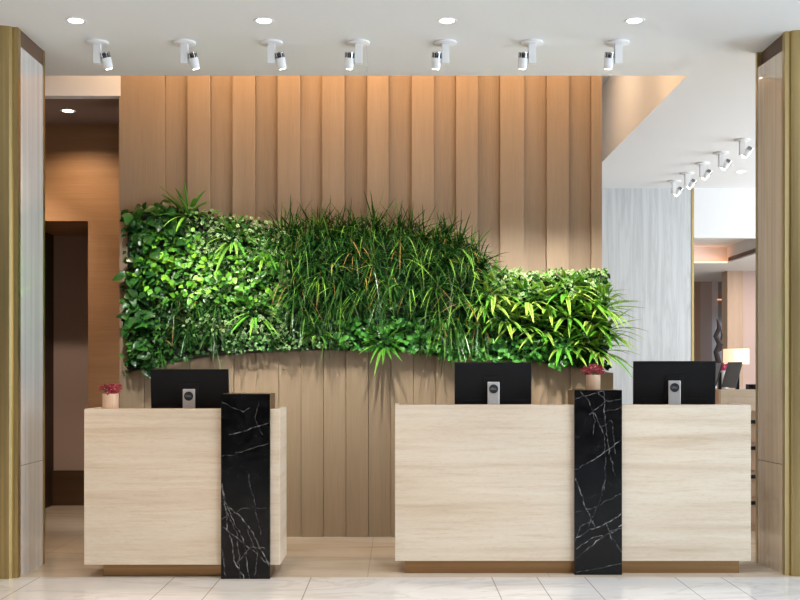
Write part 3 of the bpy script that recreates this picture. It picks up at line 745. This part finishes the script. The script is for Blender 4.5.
# far walls
fy = 11.8
def farwall(a, b, m, name, y=fy, z1=2.9, z0=0):
    d = y+7; struct(MB().box(PX(a, d), PX(b, d), y, y+.1, z0, z1), name, m)
farwall(600, 700.5, M['backwood'], 'wall_far_panel'); farwall(700.5, 712, M['mauve'], 'wall_far_curtain'); farwall(712, 718, M['lav'], 'wall_far_pier')
farwall(718, 760, M['glassy'], 'wall_far_glazing'); 
struct(MB().box(PX(724.5, 18.7), PX(727.5, 18.7), 11.7, 11.79, 1.0, PZ(322, 18.7)), 'window_1', M['litwin'])
struct(MB().box(PX(718, 18.6), PX(727, 18.6), 11.6, 11.65, PZ(300, 18.6), PZ(299, 18.6)), 'trim_5', M['led'])
d = 16.7; struct(MB().box(PX(727.5, d), PX(743, d), PY(d), PY(d)+.3, 0, 2.9), 'wall_oak_pier', M['backwood'])
struct(MB().box(PX(743, d), 8, PY(d)+.03, PY(d)+.3, 0, 2.9), 'wall_far_right', M['pinkwall'])

# ------------------------------------------------------------------ windows that bring daylight (behind the camera, and one added far right)
def area(loc, rot, sx_, sy_, power, col):
    l = bpy.data.lights.new('area_light', 'AREA'); l.shape = 'RECTANGLE'; l.size = sx_; l.size_y = sy_; l.energy = power; l.color = col
    o = bpy.data.objects.new('area_light', l); COL.objects.link(o); o.location = loc; o.rotation_euler = rot; return o
def spot(loc, target, power, col, ang, blend=.6, rad=.03):
    l = bpy.data.lights.new('spot', 'SPOT'); l.energy = power; l.color = col; l.spot_size = R(ang); l.spot_blend = blend; l.shadow_soft_size = rad
    o = bpy.data.objects.new('spot', l); COL.objects.link(o); o.location = loc
    o.rotation_euler = (Vector(target)-Vector(loc)).to_track_quat('-Z', 'Y').to_euler(); return o
f = MB()
for k in range(7): f.box(7.9, 8, -9.03+k*1.27, -8.97+k*1.27, .3, 3.5)
f.box(7.9, 8, -9, -1.38, .3, .36); f.box(7.9, 8, -9, -1.38, 3.44, 3.5)
struct(f, 'window_2', M['bronze'])
area((7.85, -5.2, 1.9), (0, R(90), 0), 3.1, 7.6, 560, (.72, .86, 1))
f = MB()
for k in range(5): f.box(7.9, 8, 1.0+k*1.2-.03, 1.0+k*1.2+.03, .1, 3.4)
struct(f, 'window_added', M['bronze'])  # unseen window added to light the marble wall and right ceiling
area((7.85, 3.4, 1.8), (0, R(90), 0), 3.1, 4.8, 400, (.80, .90, 1))
WARM = (1, .88, .74); NEUT = (1, .97, .92)
for i, (r, hc) in enumerate(spots):
    tx = [-1.85, -1.45, -1.0, -.3, .35, 1.0, 1.5][i]; tz_ = [1.75, 1.77, 1.8, 1.8, 1.75, 1.65, 1.62][i]
    spot(hc + Vector((0, 0, -.095)), (tx, 1.65, tz_), [215, 215, 235, 240, 240, 285, 290][i], NEUT, 50, 1.0)
for px in [76, 264, 447, 634.5]:
    spot((PX(px, 6.9), -.1, H-.02), (PX(px, 6.9), -.1, 0), 55, (1, .82, .62) if px < 400 else NEUT, 70, .6, .05)
# added lobby downlights, unseen above the frame, lighting the desks and warming the left
for x in (-3.0, -1.2, .6, 2.4):
    for y in (-1.9, -3.9):
        downlight(x, y, 'added unseen downlight in the lobby ceiling in front of the desks', False, 'added downlights above the viewer')
        spot((x, y, H-.02), (x, y+.25, 0), 135, (1, .80, .58) if x < -.9 else ((.98, .97, .95) if x < 1 else (.84, .92, 1)), 88, .3, .05)
# corridor
spot((PX(68, 9.3), PY(9.3), H-.02), (PX(68, 9.3), PY(9.3)+.15, 0), 62, (1, .74, .49), 135, .8, .05)
spot((-3.4, 1.98, H-.02), (-3.2, 3.7, 0), 130, (1, .78, .60), 62, .8, .05)  # unseen lamp added to brighten the recess and its floor
# cove lights
def strip(loc, rot, lx_, ly_, p, col): return area(loc, rot, lx_, ly_, p, col)
strip((-.3, Y0+.06, 4.3), (R(18), 0, 0), 3.9, .04, 46, (1, .60, .30))
spot((1.2, 3.2, 4.25), (2.2, 3.2, 3.8), 42, (1, .66, .40), 140, .8, .08); spot((1.85, 1.5, 4.3), (2.2, 2.0, 3.6), 14, (1, .66, .40), 140, .8, .08)
area((4.2, 8.4, sz+.03), (R(150), 0, 0), 1.0, .04, .5, (1, .32, .10))
area((5.0, 8.0, 2.85), (0, 0, 0), 2.2, 2.2, 60, (1, .93, .88))  # unseen fill light added for the far room, no fixture, not cove
l = bpy.data.lights.new('lamp_bulb', 'POINT'); l.energy = 4; l.color = (1, .7, .42); l.shadow_soft_size = .05
o = bpy.data.objects.new('lamp_bulb', l); COL.objects.link(o); o.location = (lx, ly, (zz0+zz1)/2)

# ------------------------------------------------------------------ world, camera, view
w = bpy.data.worlds.new('world'); bpy.context.scene.world = w; w.use_nodes = True
w.node_tree.nodes['Background'].inputs[0].default_value = (.8, .9, 1, 1); w.node_tree.nodes['Background'].inputs[1].default_value = .3
cam = bpy.data.cameras.new('camera'); co = bpy.data.objects.new('camera', cam); COL.objects.link(co)
co.location = (0, -7, EYE); co.rotation_euler = (R(90), 0, 0)
cam.sensor_width = 36; cam.lens = F/800*36; cam.shift_x = (400-CX)/800; cam.shift_y = (HY-300)/800
cam.clip_end = 100
s = bpy.context.scene; s.camera = co
s.view_settings.view_transform = 'Standard'; s.view_settings.look = 'None'; s.view_settings.exposure = -0.09; s.view_settings.gamma = 1; s.view_settings.use_curve_mapping = False
